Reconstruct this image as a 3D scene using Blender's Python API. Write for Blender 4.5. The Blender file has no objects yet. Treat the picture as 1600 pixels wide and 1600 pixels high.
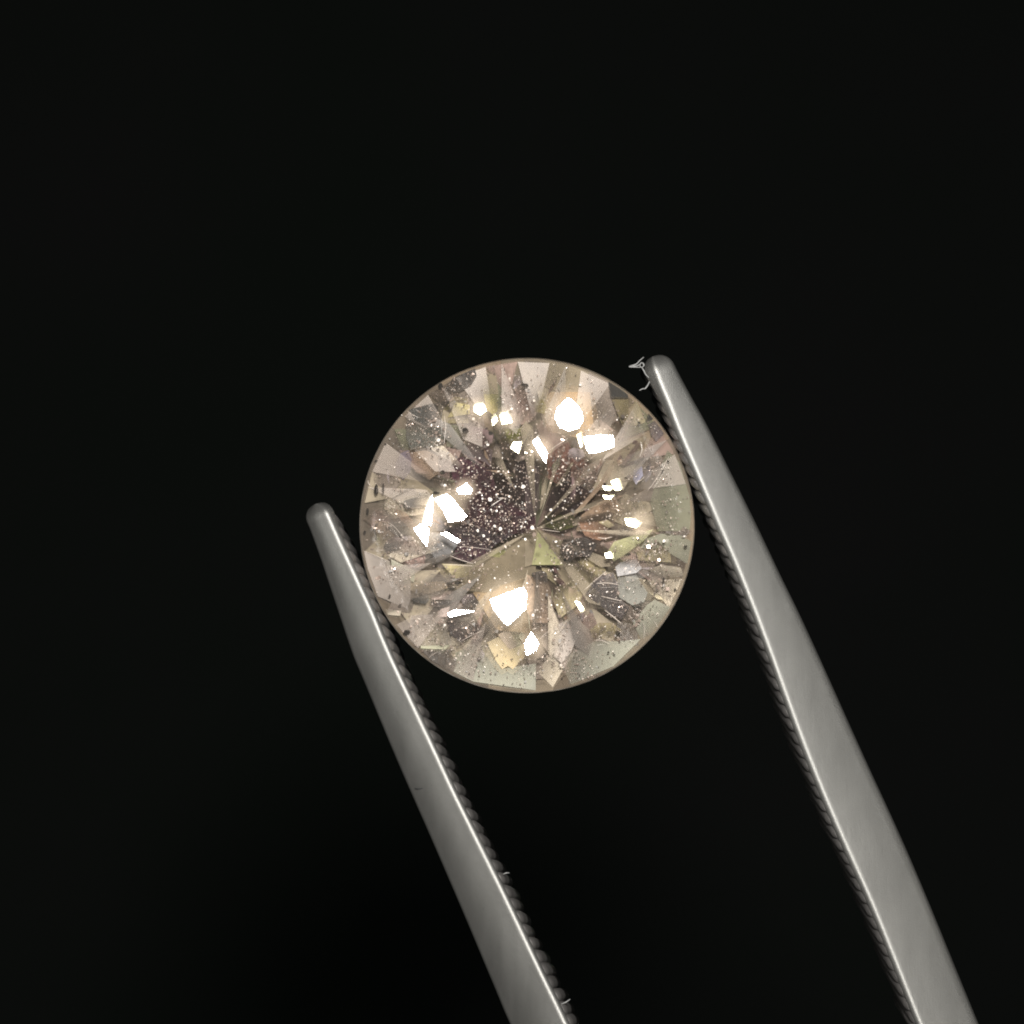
import bpy, bmesh, math, random
from mathutils import Vector, Matrix
from mathutils.geometry import tessellate_polygon
R_ = math.radians
random.seed(11)
S = bpy.context.scene
COL = S.collection

# ------------------------------------------------------------------ camera
# 1 unit = 1.25 mm of the real bench.  Camera looks straight down on the stone.
D = 40.0
cam = bpy.data.cameras.new("camera"); cam_o = bpy.data.objects.new("camera", cam); COL.objects.link(cam_o)
cam_o.location = (0, 0, D)
cam.sensor_width = 36; cam.lens = 36 / (16.0 / D)
cam.clip_start = 0.1; cam.clip_end = 1500
S.camera = cam_o
# ------------------------------------------------------------------ world
w = bpy.data.worlds.new("World"); S.world = w; w.use_nodes = True
bg = w.node_tree.nodes["Background"]; bg.inputs[0].default_value = (0.9, 1.0, 0.95, 1); bg.inputs[1].default_value = 0.006
# ------------------------------------------------------------------ lamps
def lamp(name, loc, target, size, power, color):
    l = bpy.data.lights.new(name, 'AREA'); l.shape = 'DISK'; l.size = size; l.energy = power; l.color = color
    o = bpy.data.objects.new(name, l); COL.objects.link(o); o.location = loc
    o.rotation_euler = (Vector(target) - Vector(loc)).to_track_quat('-Z', 'Y').to_euler()
    return o
KEY = Vector((1.8, 6.4, 34.0))
lamp("key_lamp", KEY, (0, 0, 0), 4.2, 32000, (1.0, 0.975, 0.94))
lamp("left_fill_lamp", (-25, -3, 21), (0, 0, 0), 8, 1900, (1.0, .99, 0.94))  # unseen fill added to lift the left arm's flat and rim
lamp("right_fill_lamp", (25, 2, 21), (0, 0, 0), 8, 800, (1.0, 1.0, 0.95))  # unseen fill added to lift the right arm's flat
lamp("low_lamp", (2, -25, 21), (0, 0, 0), 6, 1200, (1.0, 0.95, 0.92))
# ------------------------------------------------------------------ exposure
S.view_settings.view_transform = 'Standard'; S.view_settings.look = 'None'
S.view_settings.exposure = 0.0; S.view_settings.gamma = 1
S.cycles.use_denoising = True; S.cycles.filter_width = 1.9
S.cycles.max_bounces = 16; S.cycles.transparent_max_bounces = 24; S.cycles.transmission_bounces = 12
S.cycles.sample_clamp_indirect = 6.0

# ------------------------------------------------------------------ helpers
def px(X, Y, z=0.0):
    k = (D - z) / D
    return Vector(((X - 800) / 100 * k, (800 - Y) / 100 * k, z))
def lin(c):
    f = lambda v: (v / 12.92 if v <= 0.04045 else ((v + 0.055) / 1.055) ** 2.4)
    return tuple(f(v / 255.0) for v in c)
def mesh_obj(name, verts, faces, mat, parent=None, smooth=False):
    me = bpy.data.meshes.new(name); me.from_pydata([tuple(v) for v in verts], [], faces); me.update()
    if smooth:
        for p in me.polygons: p.use_smooth = True
    if mat: me.materials.append(mat)
    o = bpy.data.objects.new(name, me); COL.objects.link(o)
    if parent: o.parent = parent
    return o
def empty(name, loc, label, cat):
    o = bpy.data.objects.new(name, None); o.empty_display_size = .2; COL.objects.link(o); o.location = loc
    o["label"] = label; o["category"] = cat
    return o
class NT:
    def __init__(s, name):
        s.m = bpy.data.materials.new(name); s.m.use_nodes = True; s.t = s.m.node_tree; s.n = s.t.nodes
        s.n.clear(); s.out = s.n.new('ShaderNodeOutputMaterial')
    def add(s, typ, **kw):
        nd = s.n.new('ShaderNode' + typ)
        for k, v in kw.items():
            if k in nd.inputs.keys(): nd.inputs[k].default_value = v
            else: setattr(nd, k, v)
        return nd
    def link(s, a, b): s.t.links.new(a, b)
def ramp(t, fac, stops):
    r = t.add('ValToRGB'); e = r.color_ramp.elements
    while len(e) > 1: e.remove(e[-1])
    e[0].position = stops[0][0]; e[0].color = (*stops[0][1], 1)
    for p, c in stops[1:]:
        k = e.new(p); k.color = (*c, 1)
    t.link(fac, r.inputs[0]); return r
def tube(pts, rad, seg=7, taper=True):
    """closed tapering tube through pts -> verts, faces"""
    V, F = [], []; n = len(pts)
    for i, p in enumerate(pts):
        a = pts[max(i - 1, 0)]; b = pts[min(i + 1, n - 1)]
        d = (b - a).normalized(); u = d.cross(Vector((0, 0, 1)))
        u = u.normalized() if u.length > 1e-4 else Vector((1, 0, 0)); v = d.cross(u)
        r = rad * (0.45 + 0.55 * math.sin(math.pi * (i + .5) / n)) if taper else rad
        for k in range(seg):
            t = 2 * math.pi * k / seg; V.append(p + u * (r * math.cos(t)) + v * (r * math.sin(t)))
    for i in range(n - 1):
        for k in range(seg):
            k2 = (k + 1) % seg
            F.append((i * seg + k, i * seg + k2, (i + 1) * seg + k2, (i + 1) * seg + k))
    F.append(tuple(range(seg))[::-1]); F.append(tuple((n - 1) * seg + k for k in range(seg)))
    return V, F
def spline(pts, sub=6):
    out = []; n = len(pts)
    for i in range(n - 1):
        p0 = pts[max(i - 1, 0)]; p1 = pts[i]; p2 = pts[i + 1]; p3 = pts[min(i + 2, n - 1)]
        for j in range(sub):
            t = j / sub
            out.append(.5 * ((2 * p1) + (p2 - p0) * t + (2 * p0 - 5 * p1 + 4 * p2 - p3) * t * t + (3 * p1 - p0 - 3 * p2 + p3) * t ** 3))
    out.append(pts[-1]); return out

# ------------------------------------------------------------------ backdrop (black cloth far below)
t = NT("black_cloth")
b = t.add('BsdfPrincipled', Roughness=0.95); b.inputs['Specular IOR Level'].default_value = 0.05
tc = t.add('TexCoord'); nz = t.add('TexNoise', Scale=0.012, Detail=3.0); t.link(tc.outputs['Object'], nz.inputs['Vector'])
r = ramp(t, nz.outputs[0], [(0.3, (0.13, 0.16, 0.135)), (0.7, (0.165, 0.165, 0.165))])
t.link(r.outputs[0], b.inputs['Base Color']); t.link(b.outputs[0], t.out.inputs[0])
V, F = [], []; N = 40
for i in range(N + 1):
    for j in range(N + 1):
        x = -60 + 120 * i / N; y = -60 + 120 * j / N
        V.append((x * 6, y * 6, -400 + .12 * math.sin(x * .31 + 1.1 * math.sin(y * .17)) + .1 * math.sin(y * .23 + x * .08)))
for i in range(N):
    for j in range(N):
        a = i * (N + 1) + j; F.append((a, a + N + 1, a + N + 2, a + 1))
bd = mesh_obj("backdrop", V, F, t.m, smooth=True); bd["kind"] = "structure"; bd["label"] = "plain black cloth background far below the stone"

# ------------------------------------------------------------------ materials: steel
def steel(name, base, rough, dark=0.6, bump=0.02):
    t = NT(name); b = t.add('BsdfPrincipled', Metallic=.74)
    tc = t.add('TexCoord')
    mp = t.add('Mapping'); mp.inputs['Rotation'].default_value = (0, 0, R_(-23)); mp.inputs['Scale'].default_value = (1.6, .35, 1)
    t.link(tc.outputs['Object'], mp.inputs[0])
    n1 = t.add('TexNoise', Scale=2.2, Detail=5.0, Roughness=.6); t.link(mp.outputs[0], n1.inputs['Vector'])
    r1 = ramp(t, n1.outputs[0], [(.3, tuple(c * .91 for c in base)), (.55, base), (.75, tuple(c * 1.07 for c in base))])
    n2 = t.add('TexNoise', Scale=26.0, Detail=4.0, Roughness=.7); t.link(tc.outputs['Object'], n2.inputs['Vector'])
    r2 = ramp(t, n2.outputs[0], [(.28, (dark,) * 3), (.42, (1, 1, 1))])
    mx = t.add('MixRGB', blend_type='MULTIPLY'); mx.inputs[0].default_value = .35
    t.link(r1.outputs[0], mx.inputs[1]); t.link(r2.outputs[0], mx.inputs[2]); t.link(mx.outputs[0], b.inputs['Base Color'])
    mr = t.add('MapRange'); mr.inputs['To Min'].default_value = rough - .06; mr.inputs['To Max'].default_value = rough + .07
    t.link(n1.outputs[0], mr.inputs[0]); t.link(mr.outputs[0], b.inputs['Roughness'])
    mp2 = t.add('Mapping'); mp2.inputs['Rotation'].default_value = (0, 0, R_(-23)); mp2.inputs['Scale'].default_value = (30, .8, 1); t.link(tc.outputs['Object'], mp2.inputs[0])
    n4 = t.add('TexNoise', Scale=1.6, Detail=4.0, Roughness=.7); t.link(mp2.outputs[0], n4.inputs['Vector'])
    bq = t.add('Bump', Strength=.05, Distance=.03); t.link(n4.outputs[0], bq.inputs['Height'])
    n3 = t.add('TexNoise', Scale=60.0, Detail=5.0, Roughness=.7); t.link(tc.outputs['Object'], n3.inputs['Vector'])
    bp = t.add('Bump', Strength=.20, Distance=bump); t.link(n3.outputs[0], bp.inputs['Height']); t.link(bq.outputs[0], bp.inputs['Normal']); t.link(bp.outputs[0], b.inputs['Normal'])
    t.link(b.outputs[0], t.out.inputs[0]); return t.m
M_arm = steel("satin_steel", (.132, .130, .122), .43)
M_tooth = steel("tooth_steel", (.19, .18, .172), .40)
t = NT("scratch_dark"); b = t.add('BsdfPrincipled', Roughness=.7, Metallic=.5); b.inputs['Base Color'].default_value = (.02, .02, .02, 1); t.link(b.outputs[0], t.out.inputs[0]); M_scr = t.m
t = NT("lint"); b = t.add('BsdfPrincipled', Roughness=.6); b.inputs['Base Color'].default_value = (.17, .17, .165, 1); t.link(b.outputs[0], t.out.inputs[0]); M_lint = t.m

# ------------------------------------------------------------------ tweezers
tw = empty("tweezers", (0, 0, 0), "satin steel tweezers whose two serrated arms grip the round stone", "tweezers")
def lerp_tab(tab, Y):
    if Y <= tab[0][1]: return tab[0][0]
    for (x0, y0), (x1, y1) in zip(tab, tab[1:]):
        if Y <= y1: return x0 + (x1 - x0) * (Y - y0) / (y1 - y0)
    return tab[-1][0]
def pts_at(tab, f):
    """point at fraction f of arc length"""
    L = [0]
    for (a, b_), (c, d) in zip(tab, tab[1:]): L.append(L[-1] + math.hypot(c - a, d - b_))
    s = f * L[-1]
    for i in range(len(tab) - 1):
        if s <= L[i + 1] or i == len(tab) - 2:
            k = (s - L[i]) / (L[i + 1] - L[i]); return (tab[i][0] + (tab[i + 1][0] - tab[i][0]) * k, tab[i][1] + (tab[i + 1][1] - tab[i][1]) * k)
def smooth_tab(tab, sub=8):
    p = spline([Vector((x, y, 0)) for x, y in tab], sub); return [(v.x, v.y) for v in p]

# image-plane tracings of the outer edge, the ridge and the foot of the teeth
RO = [(1057, 577), (1080, 620), (1106, 667), (1145, 745), (1182, 820), (1220, 900), (1262, 987), (1349, 1180), (1426, 1350), (1529, 1600), (1610, 1795), (1740, 2120), (1960, 2700), (2250, 3600)]
RR = [(1025, 583), (1034, 606), (1045, 632), (1062, 676), (1090, 742), (1123, 820), (1157, 900), (1196, 1000), (1255, 1162), (1305, 1285), (1367, 1425), (1437, 1600), (1516, 1795), (1640, 2120), (1860, 2700), (2175, 3600)]
LO = [(484, 826), (500, 870), (510, 900), (526, 948), (551, 1022), (566, 1058), (622, 1192), (672, 1306), (725, 1429), (777, 1553), (797, 1600), (886, 1795), (1040, 2120), (1380, 2700), (2010, 3600)]
LR = [(512, 803), (529, 842), (559, 908), (582, 959), (610, 1026), (683, 1182), (707, 1234), (738, 1297), (777, 1376), (801, 1426), (846, 1521), (885, 1602), (975, 1795), (1135, 2120), (1475, 2700), (2090, 3600)]

def resample(tab, ys):
    sm = smooth_tab(tab); out = []
    return [(lerp_tab(sm, y), y) for y in ys]

def rise(Y):
    t = max(0.0, (Y - 800) / 800)
    return .8 * t * t if t < 1.05 else .8 * 1.05 * 1.05 + 1.68 * (t - 1.05) * .6
def build_arm(side, OUT, RIDGE, tip_pts, slope, curve, ridge_z):
    """side +1: inner face looks to -x (right arm); -1: inner face looks to +x"""
    so = smooth_tab(OUT); sr = smooth_tab(RIDGE)
    n = 150
    V, F = [], []; NP = None
    rings = []
    for i in range(n + 1):
        f = (i / n) ** 1.5
        # walk both edges with a shared axis measure so that sections stay square to the arm
        Yr = RIDGE[0][1] + (3600 - RIDGE[0][1]) * f
        xr = lerp_tab(sr, Yr)
        # outer point: step square to the arm until it meets the outer edge
        ya = max(Yr - 20, RIDGE[0][1] + 1); dx = lerp_tab(sr, ya + 40) - lerp_tab(sr, ya)
        d = Vector((dx, 40)).normalized(); nrm = Vector((d.y, -d.x)) * side
        lo, hi = 2.0, 260.0
        for _ in range(22):
            m = (lo + hi) / 2; X = xr + nrm.x * m; Y = Yr + nrm.y * m
            Xo = so[0][0] - (so[0][1] - Y) * .45 if Y < so[0][1] else lerp_tab(so, Y)
            if (X - Xo) * side < 0: lo = m
            else: hi = m
        wpx = (lo + hi) / 2
        rings.append((xr, Yr, nrm.copy(), wpx))
    def section(ring, shrink=1.0, push=0.0, drop=0.0):
        xr, Yr, nrm, wpx = ring; d = Vector((-nrm.y * side, nrm.x * side)) 
        w = wpx
        P = []
        # profile: (offset outward in px, z)
        prof = []
        bev = 7.6 + (9.0 if side > 0 else 3.0) * math.exp(-abs(Yr - RIDGE[0][1]) / 45)
        prof.append((-bev, ridge_z - 1.35)); prof.append((-bev, ridge_z - .30)); prof.append((-bev + .3, ridge_z - .13)); prof.append((-bev + 1.2, ridge_z - .085))
        prof.append((-6.0, ridge_z - .046)); prof.append((-4.5, ridge_z - .028)); prof.append((-2.2, ridge_z - .011)); prof.append((0, ridge_z - .0025))
        prof.append((2.5, ridge_z)); prof.append((5, ridge_z - .0035)); prof.append((8, ridge_z - .012)); prof.append((12, ridge_z - .0235))
        for k in range(1, 9):
            u = k / 8; o = 12 + (w - 16) * u
            prof.append((o, ridge_z - .0235 - (o - 12) / 100 * slope - curve * (w / 100) * u ** 2.2))
        zl = prof[-1][1]
        prof.append((w - 1.8, zl - .02)); prof.append((w - .4, zl - .055)); prof.append((w, zl - .12)); prof.append((w - 1, ridge_z - 1.35))
        for o, z in prof:
            o2 = -bev + (o + bev) * shrink if shrink < 1 else o
            X = xr + nrm.x * o2 - d.x * push; Y = Yr + nrm.y * o2 - d.y * push
            P.append(px(X, Y, z - drop + rise(Yr)))
        return P
    secs = []
    # tip: rounded end that falls away
    r0 = rings[0]
    for a in (84, 72, 58, 44, 30, 15):
        s = math.cos(R_(a)); secs.append((max(s, .12) ** .8, math.sin(R_(a)), a))
    allsec = []
    dl = tip_pts
    for sh, sn, a in secs:
        P = section(r0, 1.0, 0, 0)
        c0 = P[3]; c1 = P[-2]; mid = (c0 * (1 - dl[2]) + c1 * dl[2])
        dirv = Vector((r0[2].y * side, -r0[2].x * side, 0)); dirv = Vector((-(-r0[2].y * side), (r0[2].x * side), 0))
        dirv = Vector((-abs(r0[2].y), abs(r0[2].x), 0)).normalized()  # up along the arm
        Q = []
        for p in P:
            q = Vector((mid.x + (p.x - mid.x) * sh, mid.y + (p.y - mid.y) * sh, p.z))
            q = q + dirv * (dl[0] / 100 * sn); q.z -= dl[1] * (sn ** 2) + (0.0)
            Q.append(q)
        allsec.append(Q)
    for r_ in rings: allsec.append(section(r_))
    NP = len(allsec[0])
    for P in allsec: V += P
    for i in range(len(allsec) - 1):
        for k in range(NP):
            k2 = (k + 1) % NP
            q = (i * NP + k, i * NP + k2, (i + 1) * NP + k2, (i + 1) * NP + k)
            F.append(q if side < 0 else q[::-1])
    F.append(tuple(range(NP)) if side > 0 else tuple(range(NP))[::-1])
    e = (len(allsec) - 1) * NP; F.append(tuple(e + k for k in range(NP)) if side < 0 else tuple(e + k for k in range(NP))[::-1])
    arm = mesh_obj("arm", V, F, M_arm, tw, smooth=True)
    bm = bmesh.new(); bm.from_mesh(arm.data); bmesh.ops.recalc_face_normals(bm, faces=bm.faces); bm.to_mesh(arm.data); bm.free()
    return arm, rings, sr

def tooth_mesh():
    V, F = [], []
    prof = [(-1.25, 1.5, 1.0), (-.50, 1.38, 1.0), (-.24, 1.24, 1.0), (-.12, 1.12, .99), (-.075, .98, .98), (-.045, .66, .95), (-.012, .30, .92), (.0, .10, .8)]
    n = 11
    for z, p, yw in prof:
        for k in range(n):
            a = -math.pi / 2 + math.pi * k / (n - 1)
            V.append((-.03 + (.03 + .050 * p) * max(math.cos(a), 0) ** .7, .118 * yw * math.sin(a) + z * .22, z))
    for i in range(len(prof) - 1):
        for k in range(n - 1): F.append((i * n + k, i * n + k + 1, (i + 1) * n + k + 1, (i + 1) * n + k))
        F.append((i * n + n - 1, i * n, (i + 1) * n, (i + 1) * n + n - 1))
    F.append(tuple(range(n))[::-1]); e = (len(prof) - 1) * n; F.append(tuple(e + k for k in range(n)))
    me = bpy.data.meshes.new("tooth"); me.from_pydata(V, [], F); me.update()
    bm = bmesh.new(); bm.from_mesh(me); bmesh.ops.recalc_face_normals(bm, faces=bm.faces); bm.to_mesh(me); bm.free()
    for p in me.polygons: p.use_smooth = True
    me.materials.append(M_tooth); return me
TM = tooth_mesh()
def add_teeth(arm, side, sr, y0, ridge_z, y1=1680):
    Y = y0; i = 0
    rnd = random.Random(5 + side)
    while Y < y1:
        x = lerp_tab(sr, Y); dx = lerp_tab(sr, Y + 15) - lerp_tab(sr, Y - 15)
        d = Vector((dx, 30)).normalized(); nrm = Vector((d.y, -d.x)) * side
        zt = ridge_z - .06 + rise(Y)
        p = px(x - nrm.x * 6.0, Y - nrm.y * 6.0, zt)
        o = bpy.data.objects.new("tooth", TM); COL.objects.link(o); o.parent = arm
        inward = Vector((-nrm.x, nrm.y)); ang = math.atan2(inward.y, inward.x)
        o.location = p; o.rotation_euler = (0, 0, ang + R_(rnd.uniform(-4, 4)))
        s = rnd.uniform(.85, 1.12); o.scale = (s, rnd.uniform(.92, 1.05) * (1 if side < 0 else .95), rnd.uniform(.97, 1.03))
        Y += 22.5 * d.y * (1.0 if i > 6 else .93); i += 1
armR, ringsR, srR = build_arm(+1, RO, RR, (26, .10, .45), .30, .04, .42)
armR["label"] = "broad flat arm on the right with lint on its tip"
add_teeth(armR, +1, srR, 600, .42)
armL, ringsL, srL = build_arm(-1, LO, LR, (22, .14, .5), .26, .22, .42)
armL["label"] = "narrow rounded arm on the left with a small dark scratch"
add_teeth(armL, -1, srL, 812, .42)
# the sprung end that joins both arms, beyond the frame
V = []; F = []
for (X, Y) in [(2000, 3590), (2262, 3590), (2330, 3900), (2380, 4600), (2230, 4600), (2120, 3900)]:
    V.append(px(X, Y, .44 + rise(3600)))
for (X, Y) in [(2000, 3590), (2262, 3590), (2330, 3900), (2380, 4600), (2230, 4600), (2120, 3900)]:
    V.append(px(X, Y, -.95 + rise(3600)))
F = [tuple(range(6))[::-1], tuple(range(6, 12))] + [(k, (k + 1) % 6, 6 + (k + 1) % 6, 6 + k) for k in range(6)]
mesh_obj("joined_end", V, F, M_arm, tw)
# scratch on the left arm
V, F = tube(spline([px(648, 1231, .455), px(654, 1232.5, .468), px(663, 1231, .482)], 4), .009, 6)
mesh_obj("scratch", V, F, M_scr, armL)
# ------------------------------------------------------------------ lint fibres
def fibre(name, strands, label, z, rad):
    e = None; VV, FF = [], []
    for pts in strands:
        P = spline([px(x, y, z + .02 * math.sin(i * 1.7)) for i, (x, y) in enumerate(pts)], 6)
        V, F = tube(P, rad, 6); o = len(VV); VV += V; FF += [tuple(o + k for k in f) for f in F]
    ob = mesh_obj(name, VV, FF, M_lint, smooth=True); ob["label"] = label; ob["category"] = "lint"
    return ob
fibre("lint_fibre", [[(1006, 558), (1000, 563), (994, 569), (985, 572), (984, 573), (992, 573.5), (1001, 574)],
                     [(985, 571), (993, 572), (999, 570), (1002, 567), (1005, 568), (1006, 571), (1003, 574), (1000, 572), (1001, 568)],
                     [(1002, 573), (1006, 579), (1009, 585), (1014, 590)]],
      "tangled pale lint fibre stuck to the very tip of the right tweezer arm", .36, .0115)
fibre("lint_fibre", [[(1017, 590), (1015, 596), (1012, 602), (1008, 607), (1004, 607.5), (999, 610)]],
      "short curled hair hanging below the tip of the right tweezer arm", .30, .0115)
fibre("lint_fibre", [[(786, 1366), (791, 1364), (796, 1364)]], "tiny pale fibre caught in the teeth midway down the left arm", .76, .009)
fibre("lint_fibre", [[(876, 1569), (884, 1566), (891, 1561)]], "pale fibre lying across the teeth near the foot of the left arm", 1.08, .009)

# ------------------------------------------------------------------ the stone
GX, GY = 823.5, 821.0; RAD = 2.62
GC = px(GX, GY, 0.0)
gem = empty("gemstone", GC, "round brilliant cut hazy diamond with black specks held between tweezer arms", "diamond")
H, PV, RT, RM, RL = .27 * RAD, .80 * RAD, .56 * RAD, .76 * RAD, .24 * RAD
OFFX, OFFY = .145, -.04           # culet sits a little off centre
def pol(r, deg, z=0.0): return Vector((r * math.cos(R_(deg)), r * math.sin(R_(deg)), z))

def schlick(t, f0):
    """two-sided Fresnel weight (the same from inside and outside the stone)"""
    lw = t.add('LayerWeight'); lw.inputs['Blend'].default_value = .5
    p = t.add('Math', operation='POWER'); p.inputs[1].default_value = 5; t.link(lw.outputs['Facing'], p.inputs[0])
    m = t.add('Math', operation='MULTIPLY_ADD'); m.inputs[1].default_value = 1 - f0; m.inputs[2].default_value = f0; t.link(p.outputs[0], m.inputs[0])
    return m.outputs[0]
def crown_mat(name, refr, haze):
    t = NT(name)
    tc = t.add('TexCoord')
    n = t.add('TexNoise', Scale=1.3, Detail=6.0, Roughness=.62); t.link(tc.outputs['Object'], n.inputs['Vector'])
    tr = t.add('BsdfTransparent'); tr.inputs[0].default_value = (.985, .975, .955, 1)
    rf = t.add('BsdfRefraction', IOR=1.55, Roughness=0.0); rf.inputs[0].default_value = (.98, .96, .93, 1)
    m1 = t.add('MixShader'); m1.inputs[0].default_value = refr; t.link(tr.outputs[0], m1.inputs[1]); t.link(rf.outputs[0], m1.inputs[2])
    df = t.add('BsdfDiffuse'); df.inputs[0].default_value = (.70, .63, .53, 1)
    mr = t.add('MapRange'); mr.inputs['From Min'].default_value = .3; mr.inputs['From Max'].default_value = .75
    mr.inputs['To Min'].default_value = haze * .5; mr.inputs['To Max'].default_value = haze * 1.5
    t.link(n.outputs[0], mr.inputs[0])
    m2 = t.add('MixShader'); t.link(mr.outputs[0], m2.inputs[0]); t.link(m1.outputs[0], m2.inputs[1]); t.link(df.outputs[0], m2.inputs[2])
    gl = t.add('BsdfGlossy', Roughness=.03); fr = schlick(t, .075)
    m3 = t.add('MixShader'); t.link(fr, m3.inputs[0]); t.link(m2.outputs[0], m3.inputs[1]); t.link(gl.outputs[0], m3.inputs[2])
    t.link(m3.outputs[0], t.out.inputs[0]); return t.m
M_table = crown_mat("polished_table", .12, .015)
M_crown = crown_mat("polished_crown", .18, .03)
t = NT("girdle_bruted"); b = t.add('BsdfPrincipled', Roughness=.8); b.inputs['Specular IOR Level'].default_value = .1
tc = t.add('TexCoord'); n_ = t.add('TexNoise', Scale=5.0, Detail=5.0); t.link(tc.outputs['Object'], n_.inputs['Vector'])
r_ = ramp(t, n_.outputs[0], [(.35, (.10, .09, .08)), (.65, (.30, .285, .26))]); t.link(r_.outputs[0], b.inputs['Base Color']); t.link(b.outputs[0], t.out.inputs[0]); M_girdle = t.m

def body_mat(name, col, rough=.3, grain=.5, seed=0.0, clear=0.0, metal=.05, cmin=.12):
    """stone facets and painted inner reflections: tinted, cloudy, streaked; thins out towards one side"""
    t = NT(name); b = t.add('BsdfPrincipled', Roughness=rough, Metallic=metal)
    b.inputs['Specular IOR Level'].default_value = .35
    tc = t.add('TexCoord'); oi = t.add('ObjectInfo')
    mp = t.add('Mapping'); mp.inputs['Location'].default_value = (seed, seed * 1.7, seed * .6)
    mp.inputs['Rotation'].default_value = (0, 0, seed * 2.3); mp.inputs['Scale'].default_value = (1, .42, 1)
    t.link(tc.outputs['Object'], mp.inputs[0])
    n1 = t.add('TexNoise', Scale=2.2, Detail=7.0, Roughness=.62, Distortion=.4); t.link(mp.outputs[0], n1.inputs['Vector'])
    n2 = t.add('TexNoise', Scale=17.0, Detail=6.0, Roughness=.78, Distortion=.8); t.link(mp.outputs[0], n2.inputs['Vector'])
    g = grain
    r1 = ramp(t, n1.outputs[0], [(.3, tuple(c * (.78 - .25 * g) for c in col)), (.5, col), (.7, tuple(min(c * (1.18 + .3 * g), 1) for c in col))])
    r2 = ramp(t, n2.outputs[0], [(.38, (1 - .75 * g * g,) * 3), (.5, (.98,) * 3), (.62, (1 + .8 * g * g,) * 3)])
    mx = t.add('MixRGB', blend_type='MULTIPLY'); mx.inputs[0].default_value = 1.0
    t.link(r1.outputs[0], mx.inputs[1]); t.link(r2.outputs[0], mx.inputs[2])
    t.link(mx.outputs[0], b.inputs['Base Color'])
    bp = t.add('Bump', Strength=.02 + .7 * g * g, Distance=.03); t.link(n2.outputs[0], bp.inputs['Height']); t.link(bp.outputs[0], b.inputs['Normal'])
    if clear > 0:
        ang = t.add('Math', operation='MULTIPLY'); ang.inputs[1].default_value = 6.2832; t.link(oi.outputs['Random'], ang.inputs[0])
        rot = t.add('VectorRotate', rotation_type='Z_AXIS'); rot.inputs['Center'].default_value = (.5, .5, .5)
        t.link(tc.outputs['Generated'], rot.inputs['Vector']); t.link(ang.outputs[0], rot.inputs['Angle'])
        sp = t.add('SeparateXYZ'); t.link(rot.outputs[0], sp.inputs[0])
        ad = t.add('Math', operation='MULTIPLY_ADD'); ad.inputs[1].default_value = .35; t.link(n1.outputs[0], ad.inputs[0]); t.link(sp.outputs[0], ad.inputs[2])
        tr = t.add('BsdfTransparent'); ms = t.add('MixShader'); mc = t.add('MapRange', interpolation_type='SMOOTHSTEP')
        mc.inputs['From Min'].default_value = .30; mc.inputs['From Max'].default_value = 1.05
        mc.inputs['To Min'].default_value = clear * cmin; mc.inputs['To Max'].default_value = clear
        t.link(ad.outputs[0], mc.inputs[0]); t.link(mc.outputs[0], ms.inputs[0]); t.link(b.outputs[0], ms.inputs[1]); t.link(tr.outputs[0], ms.inputs[2])
        t.link(ms.outputs[0], t.out.inputs[0])
    else: t.link(b.outputs[0], t.out.inputs[0])
    return t.m
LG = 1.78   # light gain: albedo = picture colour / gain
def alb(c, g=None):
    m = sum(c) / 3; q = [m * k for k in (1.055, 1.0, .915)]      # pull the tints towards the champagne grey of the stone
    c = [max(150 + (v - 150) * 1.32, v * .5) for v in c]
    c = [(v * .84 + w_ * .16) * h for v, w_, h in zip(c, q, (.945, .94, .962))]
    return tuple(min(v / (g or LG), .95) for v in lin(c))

# crown
def sheet(name, verts, mat, label=None):
    F = [(0, i, i + 1) for i in range(1, len(verts) - 1)] if len(verts) == 8 and name != 'table' else [tuple(range(len(verts)))]
    o = mesh_obj(name, verts, F, mat, gem)
    if label: o["label"] = label
    return o
ROT = 9.0
dk = lambda r, off: r * math.cos(R_(off))
def crown_z(d): return H * (RAD - d) / (RAD - RT)
sheet("table", [pol(RT, ROT + 45 * k, H) for k in range(8)], M_table, "flat octagonal table facing the viewer")
zm = H * (RAD - RM * math.cos(R_(22.5))) / (RAD - RT)
GT = .035 * RAD
for k in range(8):
    a = ROT + 45 * k
    T0, T1, M0, Mm = pol(RT, a, H), pol(RT, a + 45, H), pol(RM, a + 22.5, zm), pol(RM, a - 22.5, zm)
    G0 = pol(RAD, a, 0)
    sheet("star_facet", [T0, M0, T1][::1], M_crown)
    sheet("kite_facet", [T0, Mm, G0, M0], M_crown)
    sheet("upper_girdle_facet", [M0] + [G0] + [pol(RAD, a + 22.5 * j / 6, 0) for j in range(1, 7)], M_crown)
    sheet("upper_girdle_facet", [M0] + [pol(RAD, a + 22.5 + 22.5 * j / 6, 0) for j in range(0, 6)] + [pol(RAD, a + 45, 0)], M_crown)
V = []; F = []; n = 144
for k in range(n):
    V.append(pol(RAD, 360 * k / n + ROT, 0)); V.append(pol(RAD * .9995, 360 * k / n + ROT, -GT * .5)); V.append(pol(RAD * .997, 360 * k / n + ROT, -GT))
for k in range(n):
    k2 = (k + 1) % n
    F.append((3 * k, 3 * k + 1, 3 * k2 + 1, 3 * k2)); F.append((3 * k + 1, 3 * k + 2, 3 * k2 + 2, 3 * k2 + 1))
mesh_obj("girdle", V, F, M_girdle, gem, smooth=True)
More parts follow.
